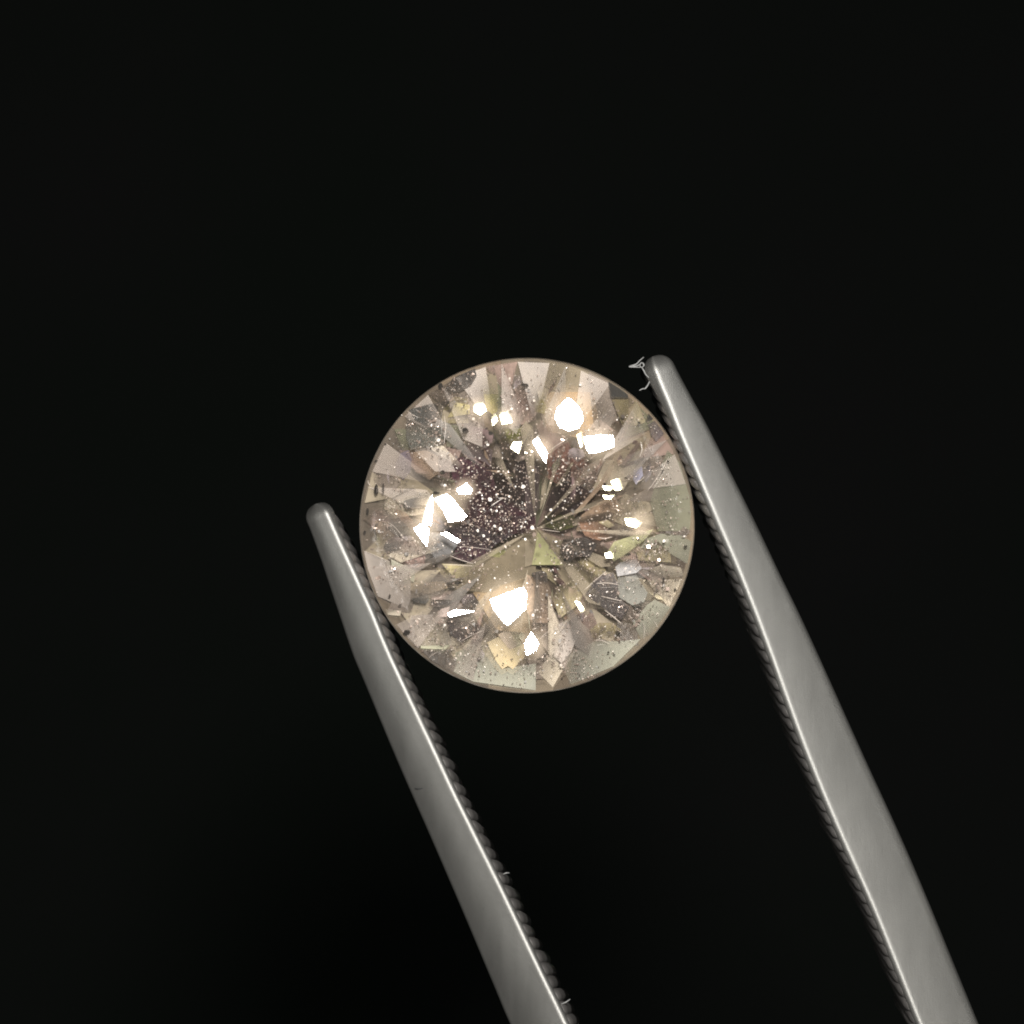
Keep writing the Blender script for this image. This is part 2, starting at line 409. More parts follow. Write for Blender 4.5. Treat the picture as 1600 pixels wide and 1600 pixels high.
# pavilion
M_pav = [body_mat("pavilion_facet_%s" % nme, alb(c, 2.0), .3, .15, seed=i * 3.1, metal=.05) for i, (nme, c) in enumerate([("sand", (172, 160, 140)), ("taupe", (150, 138, 122)), ("warm", (182, 164, 140)), ("smoke", (140, 130, 118))])]
CUL = Vector((OFFX, OFFY, -PV - GT))
def pav_pt(r, deg):
    d = r; p = pol(r, deg, 0); f = r / RAD
    return Vector((p.x + OFFX * (1 - f), p.y + OFFY * (1 - f), -GT - PV * (1 - f * math.cos(R_(22.5)) if False else -GT * 0 - 0) if False else -GT - PV * (1 - f)))
rr = random.Random(3)
for k in range(8):
    a = ROT + 45 * k
    L0, Lm = pav_pt(RL, a + 22.5), pav_pt(RL, a - 22.5)
    G0 = pol(RAD * .997, a, -GT)
    for seq in ([CUL, L0, G0], [CUL, G0, Lm]):
        pass
    mesh_obj("pavilion_main_facet", [CUL, L0, G0, Lm], [(0, 1, 2, 3)], rr.choice(M_pav), gem)
    mesh_obj("lower_girdle_facet", [L0] + [pol(RAD * .997, a + 22.5 - 22.5 * j / 6, -GT) for j in range(0, 7)], [(0, q_, q_ + 1) for q_ in range(1, 7)], rr.choice(M_pav), gem)
    mesh_obj("lower_girdle_facet", [L0] + [pol(RAD * .997, a + 45 - 22.5 * j / 6, -GT) for j in range(0, 7)], [(0, q_, q_ + 1) for q_ in range(1, 7)], rr.choice(M_pav), gem)

# ---- painted inner reflections, added flash mirrors and inclusions, each at its own depth over the pavilion
def cone_z(x, y):
    r = math.hypot(x - OFFX * .6, y - OFFY * .6); return -GT - PV * max(0.0, 1 - r / RAD)
def top_z(x, y):
    r = math.hypot(x, y); return H if r < RT else max(0.0, H * (RAD * .985 - r) / (RAD - RT))
def layer_z(x, y, f): return cone_z(x, y) * (1 - f) + top_z(x, y) * f
def place(X, Y, f):
    z = -.5
    for _ in range(6):
        p = px(X, Y, z) - GC; z = layer_z(p.x, p.y, f)
    return Vector((p.x, p.y, z))
def layer_normal(c, f, e=.12):
    gx = (layer_z(c.x + e, c.y, f) - layer_z(c.x - e, c.y, f)) / (2 * e); gy = (layer_z(c.x, c.y + e, f) - layer_z(c.x, c.y - e, f)) / (2 * e)
    return Vector((-gx, -gy, 1)).normalized()
TILE = {'A': (540, 540), 'B': (820, 540), 'C': (540, 810), 'D': (820, 810)}
def P2(tile, u, v): o = TILE[tile]; return o[0] + u / 5.517, o[1] + v / 5.517
def clip_r(X, Y, m=4):
    dx, dy = X - GX, Y - GY; r = math.hypot(dx, dy); mx = 262 - m
    return (X, Y) if r < mx else (GX + dx * mx / r, GY + dy * mx / r)
def mirror_normal(c):
    wc = GC + c; a = (Vector((0, 0, D)) - wc).normalized(); b_ = (KEY - wc).normalized(); return (a + b_).normalized()
NLAY = [0]
def plate(name, pts, mat, lift, normal=None, thick=.008, tilt=None, jag=0.0, rnd=random):
    """flat polygonal plate with real thickness"""
    P = [clip_r(*p) for p in pts]
    if jag:
        Q = []
        for (x0, y0), (x1, y1) in zip(P, P[1:] + P[:1]):
            Q.append((x0, y0)); L = math.hypot(x1 - x0, y1 - y0); m = int(L / 7)
            for j in range(1, m):
                k = j / m; o = rnd.uniform(-jag, jag); Q.append((x0 + (x1 - x0) * k - (y1 - y0) / L * o, y0 + (y1 - y0) * k + (x1 - x0) / L * o))
        P = Q
    cx = sum(p[0] for p in P) / len(P); cy = sum(p[1] for p in P) / len(P)
    c = place(cx, cy, lift)
    if normal is None:
        base = layer_normal(c, lift)
        k = min(1.0, max(.15, (RAD - math.hypot(c.x, c.y)) / 1.0))
        if tilt is None: tilt = (rnd.uniform(-.05, .05) * k, rnd.uniform(-.05, .05) * k)
        normal = (base + Vector((tilt[0], tilt[1], 0))).normalized()
    eye = Vector((0, 0, D)) - GC
    top = []
    for X, Y in P:
        d = (px(X, Y, 0) - GC) - eye; tt = (c - eye).dot(normal) / d.dot(normal); top.append(eye + d * tt)
    n = len(top)
    area = sum(top[i].x * top[(i + 1) % n].y - top[(i + 1) % n].x * top[i].y for i in range(n))
    if area < 0: top.reverse()
    V = top + [p - normal * thick for p in top]
    tri = tessellate_polygon([[Vector((p.x, p.y, 0)) for p in top]])
    F = []
    for a, b_, c_ in tri:
        ar = (top[b_].x - top[a].x) * (top[c_].y - top[a].y) - (top[c_].x - top[a].x) * (top[b_].y - top[a].y)
        f = (a, b_, c_) if ar > 0 else (a, c_, b_)
        F.append(f); F.append((f[2] + n, f[1] + n, f[0] + n))
    F += [(i, i + n, (i + 1) % n + n, (i + 1) % n) for i in range(n)]
    return mesh_obj(name, V, F, mat, gem), P

_mc = {}
def tint(c, grain, rough=.4, metal=.05, clear=None, cmin=.12):
    if clear is None: clear = (.6 if sum(c) < 330 else .55 if grain <= .2 else .9)
    key = (tuple(12 * round(v / 12) for v in c), .2 * round(grain / .2), rough, metal, clear, cmin)
    if key not in _mc: _mc[key] = body_mat("painted_reflection_%d" % len(_mc), alb(key[0]), rough, grain, seed=len(_mc) * 1.37, metal=metal, clear=clear, cmin=cmin)
    return _mc[key]
# broad soft areas first (lower), small crisp ones later (higher)
PATCH = [  # inner reflections and dark areas of the stone, painted as tinted plates
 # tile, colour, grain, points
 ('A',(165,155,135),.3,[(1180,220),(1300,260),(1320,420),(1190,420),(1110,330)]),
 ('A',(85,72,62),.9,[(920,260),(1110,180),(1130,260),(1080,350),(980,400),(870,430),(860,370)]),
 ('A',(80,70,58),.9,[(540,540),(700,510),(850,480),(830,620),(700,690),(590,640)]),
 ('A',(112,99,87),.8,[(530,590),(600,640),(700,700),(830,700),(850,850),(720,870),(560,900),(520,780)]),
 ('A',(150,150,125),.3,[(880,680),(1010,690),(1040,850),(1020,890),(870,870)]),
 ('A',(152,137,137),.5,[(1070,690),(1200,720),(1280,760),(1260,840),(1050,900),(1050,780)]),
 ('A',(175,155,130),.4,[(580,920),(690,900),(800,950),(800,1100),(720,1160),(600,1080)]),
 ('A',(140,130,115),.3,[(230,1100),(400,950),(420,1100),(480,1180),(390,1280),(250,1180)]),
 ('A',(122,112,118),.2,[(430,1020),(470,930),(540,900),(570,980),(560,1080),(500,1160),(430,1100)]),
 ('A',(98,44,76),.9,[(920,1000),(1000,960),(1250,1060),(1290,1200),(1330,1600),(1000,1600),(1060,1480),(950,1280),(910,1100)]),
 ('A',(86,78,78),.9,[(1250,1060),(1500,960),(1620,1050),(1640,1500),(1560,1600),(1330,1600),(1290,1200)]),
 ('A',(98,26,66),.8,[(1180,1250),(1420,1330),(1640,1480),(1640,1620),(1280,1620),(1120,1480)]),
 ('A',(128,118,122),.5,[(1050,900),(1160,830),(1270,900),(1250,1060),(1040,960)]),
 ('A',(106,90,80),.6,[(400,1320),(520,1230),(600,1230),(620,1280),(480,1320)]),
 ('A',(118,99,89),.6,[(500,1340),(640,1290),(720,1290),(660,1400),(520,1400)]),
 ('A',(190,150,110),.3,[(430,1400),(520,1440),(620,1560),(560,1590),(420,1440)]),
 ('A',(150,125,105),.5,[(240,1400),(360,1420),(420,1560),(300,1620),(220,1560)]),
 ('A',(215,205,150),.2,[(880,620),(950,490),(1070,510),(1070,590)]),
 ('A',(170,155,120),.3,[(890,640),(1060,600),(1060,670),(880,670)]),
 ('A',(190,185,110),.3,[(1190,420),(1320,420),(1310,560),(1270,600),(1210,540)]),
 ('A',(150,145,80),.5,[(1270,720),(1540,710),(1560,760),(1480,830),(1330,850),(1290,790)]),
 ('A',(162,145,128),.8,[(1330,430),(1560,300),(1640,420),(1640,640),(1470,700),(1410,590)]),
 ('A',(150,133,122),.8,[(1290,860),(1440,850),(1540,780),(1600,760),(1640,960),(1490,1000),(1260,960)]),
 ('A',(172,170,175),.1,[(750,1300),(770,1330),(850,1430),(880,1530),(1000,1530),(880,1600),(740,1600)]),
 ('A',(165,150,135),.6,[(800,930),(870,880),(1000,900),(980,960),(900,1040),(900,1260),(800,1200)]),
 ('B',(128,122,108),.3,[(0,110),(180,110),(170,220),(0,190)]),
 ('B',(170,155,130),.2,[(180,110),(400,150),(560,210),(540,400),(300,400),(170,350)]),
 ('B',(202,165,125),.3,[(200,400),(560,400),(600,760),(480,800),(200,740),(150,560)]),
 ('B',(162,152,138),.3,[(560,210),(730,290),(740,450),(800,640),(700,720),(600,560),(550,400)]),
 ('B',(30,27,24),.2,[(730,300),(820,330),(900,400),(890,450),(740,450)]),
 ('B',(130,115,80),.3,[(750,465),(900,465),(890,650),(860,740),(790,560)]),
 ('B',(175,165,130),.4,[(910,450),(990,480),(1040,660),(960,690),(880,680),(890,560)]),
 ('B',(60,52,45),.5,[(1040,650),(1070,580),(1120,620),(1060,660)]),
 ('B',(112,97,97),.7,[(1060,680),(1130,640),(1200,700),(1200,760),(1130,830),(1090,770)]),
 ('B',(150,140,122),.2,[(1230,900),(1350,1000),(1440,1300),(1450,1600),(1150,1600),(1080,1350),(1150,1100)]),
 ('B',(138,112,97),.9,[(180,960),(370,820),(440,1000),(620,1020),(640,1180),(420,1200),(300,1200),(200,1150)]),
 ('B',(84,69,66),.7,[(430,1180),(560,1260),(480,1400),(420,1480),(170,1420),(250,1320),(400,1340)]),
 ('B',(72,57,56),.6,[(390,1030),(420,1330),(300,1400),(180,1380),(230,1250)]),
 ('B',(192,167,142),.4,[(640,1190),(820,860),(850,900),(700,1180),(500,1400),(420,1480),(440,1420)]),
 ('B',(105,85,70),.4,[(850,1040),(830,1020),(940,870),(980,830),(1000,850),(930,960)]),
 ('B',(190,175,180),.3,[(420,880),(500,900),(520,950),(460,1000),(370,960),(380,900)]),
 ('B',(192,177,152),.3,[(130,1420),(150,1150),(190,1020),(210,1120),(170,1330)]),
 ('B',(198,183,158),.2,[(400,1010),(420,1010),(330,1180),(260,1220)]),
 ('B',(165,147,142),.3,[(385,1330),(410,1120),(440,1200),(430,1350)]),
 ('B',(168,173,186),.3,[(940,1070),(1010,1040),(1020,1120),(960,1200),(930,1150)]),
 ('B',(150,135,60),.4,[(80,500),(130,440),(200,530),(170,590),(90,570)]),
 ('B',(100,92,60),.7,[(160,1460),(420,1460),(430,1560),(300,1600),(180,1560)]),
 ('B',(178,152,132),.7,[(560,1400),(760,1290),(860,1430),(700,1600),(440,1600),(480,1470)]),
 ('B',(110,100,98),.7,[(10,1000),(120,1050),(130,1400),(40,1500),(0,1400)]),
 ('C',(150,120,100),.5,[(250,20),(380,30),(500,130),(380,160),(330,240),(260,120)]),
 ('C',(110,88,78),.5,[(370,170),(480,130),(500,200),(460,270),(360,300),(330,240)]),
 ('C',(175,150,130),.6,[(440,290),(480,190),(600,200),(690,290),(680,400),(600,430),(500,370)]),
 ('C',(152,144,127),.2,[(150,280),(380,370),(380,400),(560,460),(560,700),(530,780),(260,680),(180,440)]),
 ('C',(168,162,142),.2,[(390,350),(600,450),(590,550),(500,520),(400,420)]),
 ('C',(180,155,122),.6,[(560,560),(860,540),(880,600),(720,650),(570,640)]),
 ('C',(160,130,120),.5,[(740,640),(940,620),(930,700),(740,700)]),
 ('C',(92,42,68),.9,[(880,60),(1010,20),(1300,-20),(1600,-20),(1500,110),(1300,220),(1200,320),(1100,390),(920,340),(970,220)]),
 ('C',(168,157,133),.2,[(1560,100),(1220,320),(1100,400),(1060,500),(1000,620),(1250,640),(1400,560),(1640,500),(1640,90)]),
 ('C',(192,167,137),.4,[(1100,640),(1400,560),(1640,480),(1700,1000),(1300,960),(1200,800)]),
 ('C',(206,206,140),.2,[(1230,320),(1300,270),(1390,270),(1340,340)]),
 ('C',(215,205,155),.5,[(830,390),(1100,400),(1060,490),(960,530),(900,470)]),
 ('C',(112,97,87),.9,[(880,850),(1100,820),(1170,950),(1000,1070),(900,1000)]),
 ('C',(145,135,112),.6,[(590,880),(860,860),(880,1000),(960,1090),(600,1100)]),
 ('C',(95,85,72),.8,[(650,1130),(900,1130),(950,1250),(880,1320),(720,1230)]),
 ('C',(172,162,137),.2,[(640,1070),(900,1090),(860,1130),(650,1120)]),
 ('C',(180,170,145),.3,[(310,795),(480,795),(470,840),(350,840)]),
 ('C',(148,138,116),.3,[(1040,1080),(1250,1100),(1340,1300),(1640,1250),(1640,1510),(1100,1420),(930,1320)]),
 ('C',(52,42,37),.6,[(560,690),(640,680),(700,650),(720,700),(690,740),(590,720)]),
 ('C',(78,46,42),.6,[(720,720),(900,710),(920,740),(780,755)]),
 ('C',(216,190,130),.3,[(1220,1070),(1320,1020),(1420,1130),(1540,1080),(1560,1180),(1440,1300),(1400,1270),(1350,1300),(1290,1220)]),
 ('C',(160,135,100),.3,[(1310,1000),(1400,960),(1500,1080),(1420,1140)]),
 ('C',(222,197,177),.4,[(780,850),(820,780),(900,760),(870,850)]),
 ('C',(168,162,170),.1,[(710,110),(860,130),(990,200),(890,330),(790,380),(720,260)]),
 ('C',(92,70,66),.6,[(990,660),(1090,650),(1150,720),(1100,780),(1010,740)]),
 ('D',(162,152,127),.2,[(90,90),(110,110),(60,400),(0,420),(0,200)]),
 ('D',(197,187,142),.1,[(110,110),(330,400),(60,400),(90,250)]),
 ('D',(180,147,122),.6,[(450,30),(670,20),(740,170),(640,190),(520,150)]),
 ('D',(88,78,64),.9,[(330,180),(520,160),(620,220),(560,330),(440,330),(360,400),(300,280)]),
 ('D',(185,180,125),.3,[(770,200),(1110,90),(1040,180),(880,300),(770,370),(710,290)]),
 ('D',(167,157,117),.7,[(420,400),(500,340),(640,380),(700,450),(540,600),(440,520)]),
 ('D',(150,138,120),.2,[(1040,180),(1170,130),(1350,150),(1440,200),(1430,400),(1250,300),(1150,200),(1000,260)]),
 ('D',(158,143,113),.8,[(960,290),(1140,200),(1250,270),(1260,380),(1100,370),(980,360)]),
 ('D',(140,135,112),.4,[(1060,440),(1180,400),(1340,420),(1380,500),(1200,520)]),
 ('D',(112,97,97),.7,[(620,520),(760,460),(800,560),(800,680),(900,770),(830,870),(700,790),(520,650)]),
 ('D',(150,139,129),.15,[(800,510),(960,490),(1060,640),(1030,720),(930,750),(810,680)]),
 ('D',(195,186,196),.4,[(780,420),(820,380),(960,350),(1010,430),(960,470),(800,500)]),
 ('D',(142,131,92),.9,[(560,960),(640,900),(750,900),(830,960),(730,1040),(580,1030)]),
 ('D',(182,167,152),.4,[(230,950),(400,850),(510,780),(480,950),(400,1150),(320,1250),(210,1150)]),
 ('D',(186,168,140),.7,[(10,480),(200,560),(260,700),(240,900),(60,900),(0,760)]),
 ('D',(190,182,150),.6,[(280,590),(420,520),(500,650),(470,740),(300,860),(240,700)]),
 ('D',(150,140,120),.3,[(1120,700),(1280,780),(1100,1000),(1000,1040),(930,900),(1050,750)]),
 ('D',(150,139,117),.3,[(370,1180),(600,1060),(800,1060),(1000,1040),(780,1300),(400,1450),(320,1260)]),
 ('D',(100,85,72),.6,[(60,470),(150,450),(190,470),(200,560),(90,580)]),
 ('D',(72,55,58),.6,[(600,570),(680,560),(650,630),(590,600)]),
 ('D',(76,60,60),.6,[(700,565),(790,575),(780,620),(720,610)]),
]
rp = random.Random(21)
GRAINY = []
SL = [(190,172,145),(120,102,92),(165,150,138),(95,78,72),(205,190,160),(150,140,118),(175,165,172),(140,110,95)]
LAT = [(186,174,154),(150,139,124),(120,109,98),(168,156,140),(200,188,166),(138,128,118),(176,162,150),(104,94,86)]
def gp(r, deg):
    f = 1 - r; return (GX + r * 260 * math.cos(R_(deg)) + 14 * f, GY - r * 260 * math.sin(R_(deg)) + 4 * f)
lattice = []  # star pattern of pavilion reflections, painted light and dark
for n_, ra, rb, off in ((16, .0, .42, 0), (16, .22, .62, .5), (16, .42, .78, 0), (32, .60, .90, .5), (32, .78, .985, 0)):
    for k in range(n_):
        st = 360 / n_; a0 = ROT + (k + off) * st; jr = rp.uniform(-.03, .03)
        if rp.random() < .5: q = [gp(ra, a0), gp(rb + jr if rb < .95 else rb, a0 - st * .5), gp(rb + jr if rb < .95 else rb, a0 + st * .5)]
        else: q = [gp(ra, a0), gp((ra + rb) / 2, a0 - st * .45), gp(rb, a0), gp((ra + rb) / 2, a0 + st * .45)]
        lattice.append(('L', rp.choice(LAT), rp.choice((.1, .3, .5, .8)), q))
PATCH[:0] = lattice
for i in range(120):  # thin light and dark slivers, reflections put in as colour
    a = rp.uniform(0, 6.283); r0 = rp.uniform(70, 235); L = rp.uniform(14, 62) * (1.1 - r0 / 400); wd = rp.uniform(2, 13)
    dv = a + rp.gauss(0, .45); cx_, cy_ = GX + r0 * math.cos(a), GY + r0 * math.sin(a)
    ux, uy = math.cos(dv), math.sin(dv); k = rp.choice((3, 4, 4))
    q = [(cx_ - ux * L / 2, cy_ - uy * L / 2), (cx_ + ux * L * rp.uniform(0, .3) - uy * wd / 2, cy_ + uy * L * .1 + ux * wd / 2), (cx_ + ux * L / 2, cy_ + uy * L / 2)]
    if k == 4: q.append((cx_ + uy * wd / 2, cy_ - ux * wd / 2))
    SLV = (q, rp.choice(SL), rp.uniform(.3, .9)); PATCH.insert(int(rp.triangular(60, len(PATCH), len(PATCH) * .5)), ('S', SLV[1], SLV[2], q))
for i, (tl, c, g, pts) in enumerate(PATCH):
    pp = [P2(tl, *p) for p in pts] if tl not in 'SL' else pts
    o, poly = plate({"S": "painted_sliver", "L": "painted_lattice"}.get(tl, "painted_reflection"), pp, tint(c, g) if tl not in "SL" else tint(c, g, .3, .1, .7), .26 + .0007 * i, jag=0.0, rnd=rp)
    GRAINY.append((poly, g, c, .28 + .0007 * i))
# light and dark wedges laid over as painted facet reflections
def wedge(q, c, g, f, cmin):
    plate("painted_wedge", q, tint(c, g, .35, .1, 1.0, cmin), f, rnd=rp)
for k in range(30):
    a = ROT + k * 12 + rp.uniform(-3, 3); r1_ = rp.uniform(.5, .8); wv = rp.uniform(1.6, 5.5); r0_ = rp.choice((.02, .06, .25))
    if (120 < a % 360 < 205 or 215 < a % 360 < 300) and r0_ < .2: r0_ = .42; r1_ = .86
    wedge([gp(r0_, a), gp(r1_ * .9, a - wv), gp(r1_, a), gp(r1_ * .93, a + wv)], (205, 190, 172) if k % 2 else (96, 82, 76), .1, .52 + .002 * k, .55 if k % 2 else .5)
for k in range(32):
    a = ROT + k * 11.25
    if (a % 360) > 255 or (a % 360) < 15: continue
    q = [gp(.60 + rp.uniform(-.04, .04), a), gp(.985, a - 5.6), gp(.985, a + 5.6)] if k % 2 else [gp(.985, a), gp(.66, a - 6), gp(.56, a), gp(.66, a + 6)]
    wedge(q, rp.choice(((190, 178, 164), (168, 155, 140), (118, 104, 96), (200, 188, 176))), .1, .56 + .0015 * k, .72)
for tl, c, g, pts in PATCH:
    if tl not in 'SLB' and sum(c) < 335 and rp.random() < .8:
        plate("painted_reflection", [P2(tl, *p) for p in pts], tint(tuple(v * .8 for v in c), g, .35, .05, .95, .35), .612 + .03 * rp.random(), rnd=rp)
plate("painted_reflection", [P2('B', *p) for p in [(732, 290), (820, 330), (905, 400), (893, 452), (740, 450)]], tint((16, 14, 12), .1, .8, 0, .02), .74, tilt=(0, 0))  # dark window among the reflections, painted black
t = NT("flash_mirror_white"); b = t.add('BsdfPrincipled', Metallic=1.0, Roughness=.10); b.inputs['Base Color'].default_value = (.95, .93, .90, 1)
t.link(b.outputs[0], t.out.inputs[0]); M_mir = t.m
t = NT("flash_mirror_green"); b = t.add('BsdfPrincipled', Metallic=1.0, Roughness=.33); b.inputs['Base Color'].default_value = (.62, .62, .44, 1)
t.link(b.outputs[0], t.out.inputs[0]); M_mirg = t.m
FLASH = [  # added mirrors tilted to the key lamp, standing for facet flashes
 ('B',[(370,450),(430,490),(490,570),(500,650),(460,710),(380,735),(300,700),(260,620),(280,540)],0),
 ('B',[(510,790),(640,770),(760,780),(770,870),(660,910),(560,930),(530,880)],0),
 ('B',[(70,830),(110,790),(190,920),(180,1010),(140,950)],0),
 ('A',[(960,1240),(1040,1190),(1090,1240),(1070,1280),(980,1280)],0),
 ('A',[(770,1320),(870,1280),(920,1320),(1040,1470),(1010,1500),(890,1520),(850,1430)],0),
 ('A',[(665,1530),(700,1400),(745,1290),(755,1380),(735,1550)],0),
 ('A',[(1110,520),(1190,505),(1215,560),(1160,600),(1110,570)],1),
 ('A',[(1330,600),(1400,590),(1440,660),(1350,680)],1),
 ('A',[(1450,830),(1520,830),(1490,930),(1420,880)],1),
 ('A',[(1260,640),(1300,610),(1310,650),(1270,690)],1),
 ('C',[(590,90),(650,50),(720,90),(700,240),(640,160)],0),
 ('C',[(1250,700),(1400,640),(1530,595),(1560,650),(1550,780),(1400,920),(1360,890),(1270,770)],0),
 ('C',[(1545,1080),(1600,980),(1665,1080),(1645,1130),(1560,1180)],0),
 ('C',[(880,820),(940,790),(1110,800),(900,850)],0),
 ('C',[(820,130),(870,120),(990,195),(960,210)],0),
 ('B',[(860,1490),(920,1490),(990,1530),(960,1570),(880,1550)],1),
 ('B',[(740,1170),(800,1150),(830,1240),(780,1250)],1),
 ('B',[(670,1210),(750,1220),(740,1250),(690,1245)],1),
 ('B',[(670,1290),(760,1295),(740,1325),(690,1320)],1),
 ('D',[(690,300),(740,290),(750,340),(700,340)],1),
 ('B',[(450,770),(475,760),(495,870),(480,880)],1),
 ('D',[(430,710),(470,720),(510,780),(480,800)],1),
]
for i, (tl, pts, m) in enumerate(FLASH):
    pp = [P2(tl, *p) for p in pts]; cx = sum(p[0] for p in pp) / len(pp); cy = sum(p[1] for p in pp) / len(pp)
    c = place(cx, cy, .84)
    plate("flash_mirror", pp, [M_mir, M_mirg][m], .84, normal=mirror_normal(c), thick=.012)
# faded discs added as painted glow round the strongest mirrors
t = NT("painted_glow"); gl = t.add('BsdfGlossy', Roughness=.42); gl.inputs[0].default_value = (.95, .80, .62, 1)
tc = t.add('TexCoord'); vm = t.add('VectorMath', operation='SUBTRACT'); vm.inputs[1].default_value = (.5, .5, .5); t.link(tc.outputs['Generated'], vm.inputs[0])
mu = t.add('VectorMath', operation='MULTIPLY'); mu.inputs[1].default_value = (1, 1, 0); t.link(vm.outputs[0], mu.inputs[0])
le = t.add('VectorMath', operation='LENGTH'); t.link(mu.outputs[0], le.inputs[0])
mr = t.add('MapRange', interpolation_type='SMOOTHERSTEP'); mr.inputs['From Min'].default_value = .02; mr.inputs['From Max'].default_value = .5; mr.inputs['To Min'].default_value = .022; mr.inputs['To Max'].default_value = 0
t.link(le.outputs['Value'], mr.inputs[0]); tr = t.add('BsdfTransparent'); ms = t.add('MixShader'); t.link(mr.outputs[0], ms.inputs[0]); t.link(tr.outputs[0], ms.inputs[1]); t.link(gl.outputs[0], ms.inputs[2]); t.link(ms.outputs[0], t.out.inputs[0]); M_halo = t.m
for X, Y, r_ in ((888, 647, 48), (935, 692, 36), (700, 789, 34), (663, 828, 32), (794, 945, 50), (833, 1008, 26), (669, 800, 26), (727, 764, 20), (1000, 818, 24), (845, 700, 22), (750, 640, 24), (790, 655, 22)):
    r_ *= 1.25; c = place(X, Y, .82); plate("painted_glow", [(X + r_ * math.cos(k * math.pi / 14), Y + r_ * math.sin(k * math.pi / 14)) for k in range(28)], M_halo, .82, normal=mirror_normal(c), thick=.004)
# dark crystals
t = NT("black_carbon"); b = t.add('BsdfPrincipled', Roughness=.9); b.inputs['Specular IOR Level'].default_value = .1; b.inputs['Base Color'].default_value = (.008, .007, .007, 1); t.link(b.outputs[0], t.out.inputs[0]); M_blk = t.m
t = NT("pinpoint_white"); b = t.add('BsdfPrincipled', Roughness=.15); b.inputs['Base Color'].default_value = (.95, .90, .86, 1); t.link(b.outputs[0], t.out.inputs[0]); M_pin = t.m
def blob(name, X, Y, rx, ry, rot, lift, mat, seed, rz=None):
    rnd = random.Random(seed); bm = bmesh.new(); bmesh.ops.create_icosphere(bm, subdivisions=2, radius=1)
    for v in bm.verts: v.co *= 1 + rnd.uniform(-.2, .2)
    rz = rz or min(rx, ry)
    M = Matrix.Translation(place(X, Y, lift)) @ Matrix.Rotation(rot, 4, 'Z') @ Matrix.Diagonal((rx, ry, rz, 1))
    bmesh.ops.transform(bm, matrix=M, verts=bm.verts)
    me = bpy.data.meshes.new(name); bm.to_mesh(me); bm.free(); me.materials.append(mat)
    o = bpy.data.objects.new(name, me); COL.objects.link(o); o.parent = gem; return o
SPECK = [('A',1033,735,27,25),('A',1248,755,19,18),('A',1215,715,13,11),('A',265,1250,17,50),('A',325,1230,8,50),('A',835,1095,22,18),('A',1545,340,34,14),
 ('A',820,350,20,30),('A',885,490,16,14),('C',530,980,32,22),('D',1383,245,15,15),('D',205,10,20,14),('D',975,765,30,12),('D',800,990,20,20),('D',345,360,13,13),
 ('D',1195,540,9,34),('D',720,1155,10,9),('D',170,1180,16,14),('D',125,1212,24,9),('D',1295,615,10,11),('B',985,665,14,10),('B',1190,1080,10,12),('B',1235,1000,9,12),
 ('B',690,1195,14,12),('C',165,120,12,14),('C',380,670,9,18),('B',870,1140,16,8),('A',780,1270,28,14),('D',770,1170,9,9),('D',890,310,26,12),('A',345,850,8,10),('A',265,995,14,8),
 ('C',970,555,34,12),('C',910,605,34,9),('A',190,1430,10,30)]
for i, (tl, u, v, ru, rv) in enumerate(SPECK):
    X, Y = P2(tl, u, v); blob("dark_crystal", X, Y, ru / 551.7, rv / 551.7, random.uniform(-.2, .2), .82, M_blk, i)
PIN = [('A',1358,487,15),('A',1565,545,15),('A',800,815,18),('A',740,870,14),('A',790,860,12),('A',855,1205,20),('A',1155,1265,10),('A',1232,1212,8),('A',1295,1220,12),
 ('A',1465,1215,12),('A',1530,1215,18),('A',1300,1285,14),('A',1340,1260,8),('A',1180,1320,12),('A',1245,1325,18),('A',1410,1300,16),('A',1190,1410,16),('A',1255,1415,12),('A',1300,1425,10),
 ('A',1325,1390,12),('A',1075,1340,12),('A',1285,1555,18),('A',1335,1580,16),('A',1140,1590,14),('A',1515,1560,18),('A',1550,1520,12),('A',1225,855,14),('A',1155,970,12),('A',1090,1085,10),
 ('C',1140,110,14),('C',1190,150,12),('C',1070,270,14),('C',1080,320,12),('C',990,250,8),('C',1550,180,12),('C',1490,240,14),('C',1405,490,12),('C',1285,515,12),('C',855,920,12),('C',1055,1170,10),
 ('B',345,1340,16),('B',65,1570,14),('B',480,340,12),('B',795,640,12),('B',20,545,16),('B',225,1415,18),('D',65,82,18),('D',268,200,18),('D',88,185,12),('D',1375,155,14),('D',1200,195,16),('D',1100,222,14),
 ('D',315,765,20),('D',725,315,20),('A',1430,545,14),('A',640,965,10),('A',485,600,9),('C',1140,530,10),('D',70,835,14),('D',230,1360,10),('D',910,1050,10)]
for i, (tl, u, v, r_) in enumerate(PIN):
    r_ *= (.55, .8, 1.15, .7)[i % 4]; X, Y = P2(tl, u, v); blob("pinpoint_crystal", X, Y, r_ / 551.7 * .85, r_ / 551.7 * .85, 0, .80, M_pin, 100 + i)
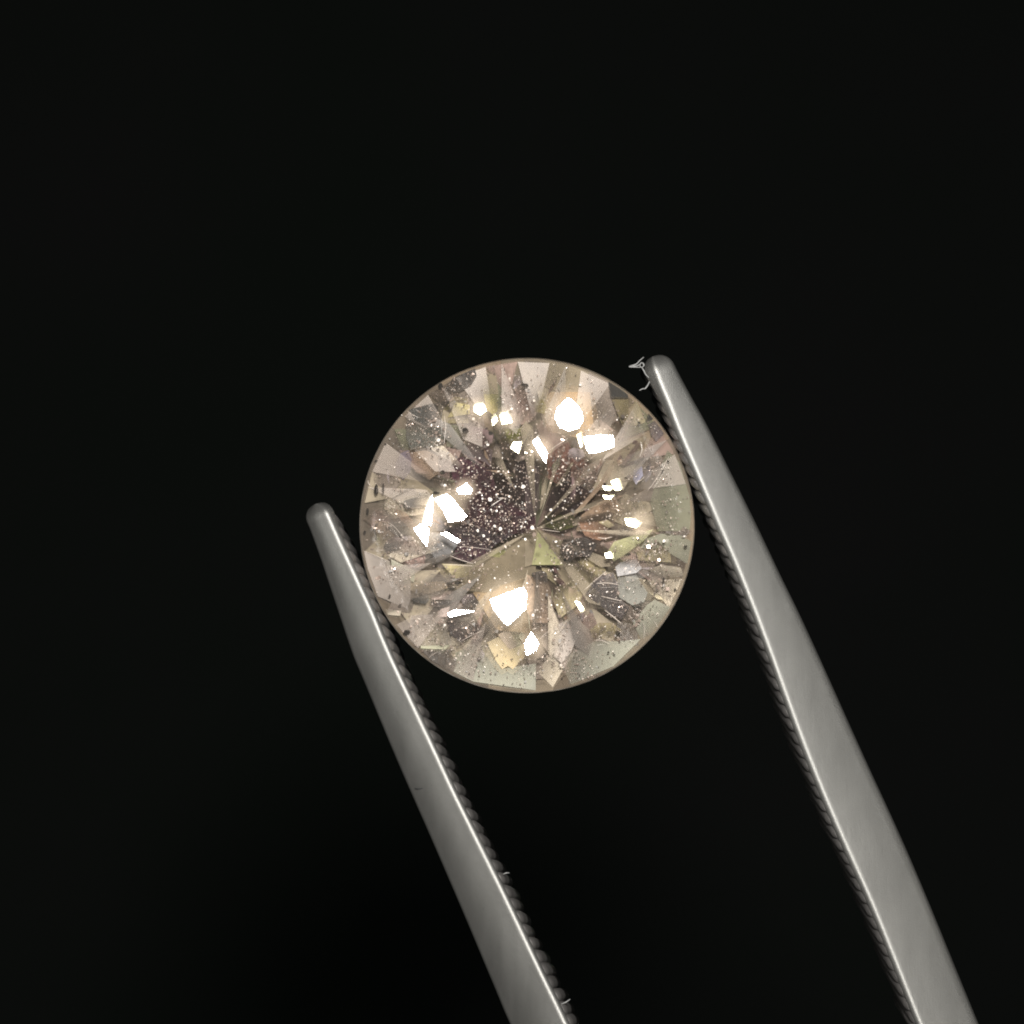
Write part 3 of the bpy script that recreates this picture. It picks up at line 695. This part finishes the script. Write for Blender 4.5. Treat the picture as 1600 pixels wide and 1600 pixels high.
# feathers: fine fractures, bright and dark
LINES = [  # tile, bright?, radius, points
 ('D',0,9,[(1000,482),(1080,466),(1140,452),(1182,436)]),('D',0,8,[(1182,436),(1190,500),(1200,560)]),
 ('D',1,11,[(620,560),(700,556),(760,562),(812,574)]),('D',1,11,[(660,670),(740,690),(840,712)]),('D',0,10,[(800,740),(860,760),(910,765)]),
 ('D',1,12,[(690,790),(760,845),(830,905)]),('D',1,7,[(520,612),(600,540),(700,455)]),('D',1,8,[(560,660),(600,650),(640,730)]),
 ('D',1,6,[(150,95),(220,105),(300,115)]),('D',1,10,[(630,165),(690,172),(750,160)]),('D',1,6,[(130,1040),(180,990),(230,960)]),('D',1,6,[(280,1000),(330,930),(360,880)]),
 ('D',1,6,[(1180,460),(1240,440),(1310,455),(1360,480)]),('D',1,6,[(1020,900),(1030,960),(1025,1040)]),('D',1,5,[(1110,880),(1140,930),(1160,950)]),
 ('D',1,8,[(600,1050),(660,1050),(730,1080)]),('D',0,6,[(130,460),(150,500),(135,560)]),('D',0,6,[(180,460),(190,520),(170,560)]),
 ('A',1,9,[(900,1180),(905,1080),(950,1050),(1010,1070)]),('A',1,6,[(530,560),(580,600),(640,620)]),('A',1,7,[(180,1160),(200,1190),(220,1210)]),
 ('A',1,7,[(350,1360),(400,1390),(430,1400)]),('A',1,6,[(1250,1390),(1300,1350),(1370,1310)]),('A',1,7,[(850,600),(860,700),(850,840)]),('A',1,6,[(1050,960),(1150,1010),(1250,1060),(1260,950)]),
 ('A',0,6,[(400,1320),(480,1270),(580,1225)]),('A',1,5,[(290,1490),(350,1510),(400,1580)]),('A',0,7,[(1490,1000),(1540,850),(1600,720)]),('A',1,5,[(600,920),(580,1020),(640,1130),(740,1220)]),
 ('A',1,5,[(640,740),(700,800),(760,760)]),('A',0,5,[(880,680),(960,685),(1040,690)]),
 ('B',1,6,[(1060,1250),(1120,1170),(1190,1060),(1240,960)]),('B',1,5,[(1280,1200),(1300,1100),(1350,1040)]),('B',1,7,[(1270,1430),(1330,1440),(1380,1420)]),
 ('B',0,6,[(440,1490),(520,1475),(640,1440)]),('B',1,6,[(1000,830),(1010,900),(990,960)]),('B',1,6,[(1150,990),(1200,930),(1290,910)]),('B',1,5,[(220,900),(290,850),(370,800)]),('B',0,5,[(230,880),(360,810),(480,880)]),
 ('B',1,7,[(960,1180),(1000,1160),(1030,1130)]),('B',0,5,[(760,1220),(750,1180),(720,1150)]),
 ('C',1,6,[(150,280),(260,320),(380,372)]),('C',1,6,[(980,1070),(1080,1010),(1180,970)]),('C',1,7,[(900,320),(1000,360),(1100,390)]),('C',0,7,[(900,300),(1050,370),(1100,385)]),
 ('C',1,5,[(700,1230),(740,1180),(790,1150)]),('C',1,5,[(970,240),(1100,250),(1260,270)]),('C',1,7,[(840,400),(950,400),(1100,410)]),('C',0,5,[(650,1128),(760,1132),(870,1130)]),
 ('C',1,6,[(1000,690),(980,650),(950,670)]),('C',1,8,[(930,640),(990,650),(1050,740)]),('C',1,5,[(360,30),(430,80),(500,170)]),
]
t = NT("feather_bright"); b = t.add('BsdfPrincipled', Roughness=.25); b.inputs['Base Color'].default_value = (.66, .58, .52, 1); t.link(b.outputs[0], t.out.inputs[0]); M_fb = t.m
t = NT("feather_dark"); b = t.add('BsdfPrincipled', Roughness=.4); b.inputs['Base Color'].default_value = (.05, .038, .032, 1); t.link(b.outputs[0], t.out.inputs[0]); M_fd = t.m
t = NT("grain_tan"); b = t.add('BsdfPrincipled', Roughness=.2, Metallic=.4); b.inputs['Base Color'].default_value = (.36, .28, .24, 1); t.link(b.outputs[0], t.out.inputs[0]); M_fm = t.m
for tl, br, r_, pts in LINES:
    ch = math.dist(pts[0], pts[-1]) / sum(math.dist(a, b) for a, b in zip(pts, pts[1:]))
    if ch < .97: continue
    P = spline([place(*clip_r(*P2(tl, *p)), .70) for p in pts], 4)
    V, F = tube(P, r_ / 551.7 * .32, 6)
    mesh_obj("feather_fracture", V, F, [M_fd, M_fb][br], gem)

# uncountable grains: tiny flakes in clouds
def inside(poly, x, y):
    c = False; j = len(poly) - 1
    for i in range(len(poly)):
        if (poly[i][1] > y) != (poly[j][1] > y) and x < (poly[j][0] - poly[i][0]) * (y - poly[i][1]) / (poly[j][1] - poly[i][1]) + poly[i][0]: c = not c
        j = i
    return c
def flakes(name, spots, mat, smin, smax, seed, flat=.5):
    rnd = random.Random(seed); V, F = [], []
    for X, Y, lift in spots:
        c = place(X, Y, lift); s = rnd.uniform(smin, smax) * (2.0 if rnd.random() < .06 else 1)
        nrm = Vector((rnd.gauss(0, flat), rnd.gauss(0, flat), 1)).normalized()
        u = nrm.orthogonal().normalized(); v = nrm.cross(u); a0 = rnd.uniform(0, 6.28); el = rnd.choice((1, 1, 1.6, 2.6)); b0 = len(V)
        n = rnd.choice((3, 4, 5))
        ax = Vector((math.cos(a0), math.sin(a0), 0))
        for k in range(n):
            a = 2 * math.pi * k / n + rnd.uniform(-.3, .3)
            p = u * math.cos(a) + v * math.sin(a); p = p + ax * (p.dot(ax) * (el - 1)); p /= el ** .5
            V.append(c + p * s)
        V.append(c - nrm * s * .5)
        F.append(tuple(b0 + k for k in range(n))); F += [(b0 + (k + 1) % n, b0 + k, b0 + n) for k in range(n)]
    o = mesh_obj(name, V, F, mat, gem); o["kind"] = "stuff"; return o
rs = random.Random(77)
bright, mid, dark = [], [], []
for poly, g, c, lf in GRAINY:
    xs = [p[0] for p in poly]; ys = [p[1] for p in poly]; A = (max(xs) - min(xs)) * (max(ys) - min(ys))
    for _ in range(int(A * .030 * g ** 1.5)):
        X = rs.uniform(min(xs), max(xs)); Y = rs.uniform(min(ys), max(ys))
        if inside(poly, X, Y): rs.choice((bright, bright, mid, mid, mid, dark)).append((X, Y, rs.uniform(.62, .8)))
for (tl, u, v, rad, n, pb) in [('D',1150,600,90,60,.9),('D',950,840,70,60,.85),('D',800,980,45,20,.6),('D',1100,260,150,70,.85),('B',640,700,120,35,.8),('B',1150,1000,110,40,.8),
      ('D',350,260,150,50,.4),('D',300,1250,120,25,.8),('C',1150,1150,150,40,.8),('C',750,950,150,40,.6),('A',1300,1300,330,60,.75),('B',300,1050,130,60,.55),('B',520,1100,120,60,.55),('A',780,780,110,40,.7),('C',1150,1330,120,20,.8),('D',600,1350,120,18,.8)]:
    for _ in range(n):
        X, Y = P2(tl, rs.gauss(u, rad * .5), rs.gauss(v, rad * .5)); X, Y = clip_r(X, Y, 4)
        (rs.choice((bright, mid, mid)) if rs.random() < pb else dark).append((X, Y, rs.uniform(.64, .85)))
for _ in range(700):
    a = rs.uniform(0, 6.28); r_ = 255 * math.sqrt(rs.random()); rs.choice((bright, mid, mid, mid, dark)).append((GX + r_ * math.cos(a), GY + r_ * math.sin(a), rs.uniform(.4, .8)))
flakes("bright_grains", bright, M_fb, .005, .014, 1, .45)
flakes("tan_grains", mid, M_fm, .006, .020, 3, .6)
flakes("dark_grains", dark, M_fd, .006, .020, 2, .3)
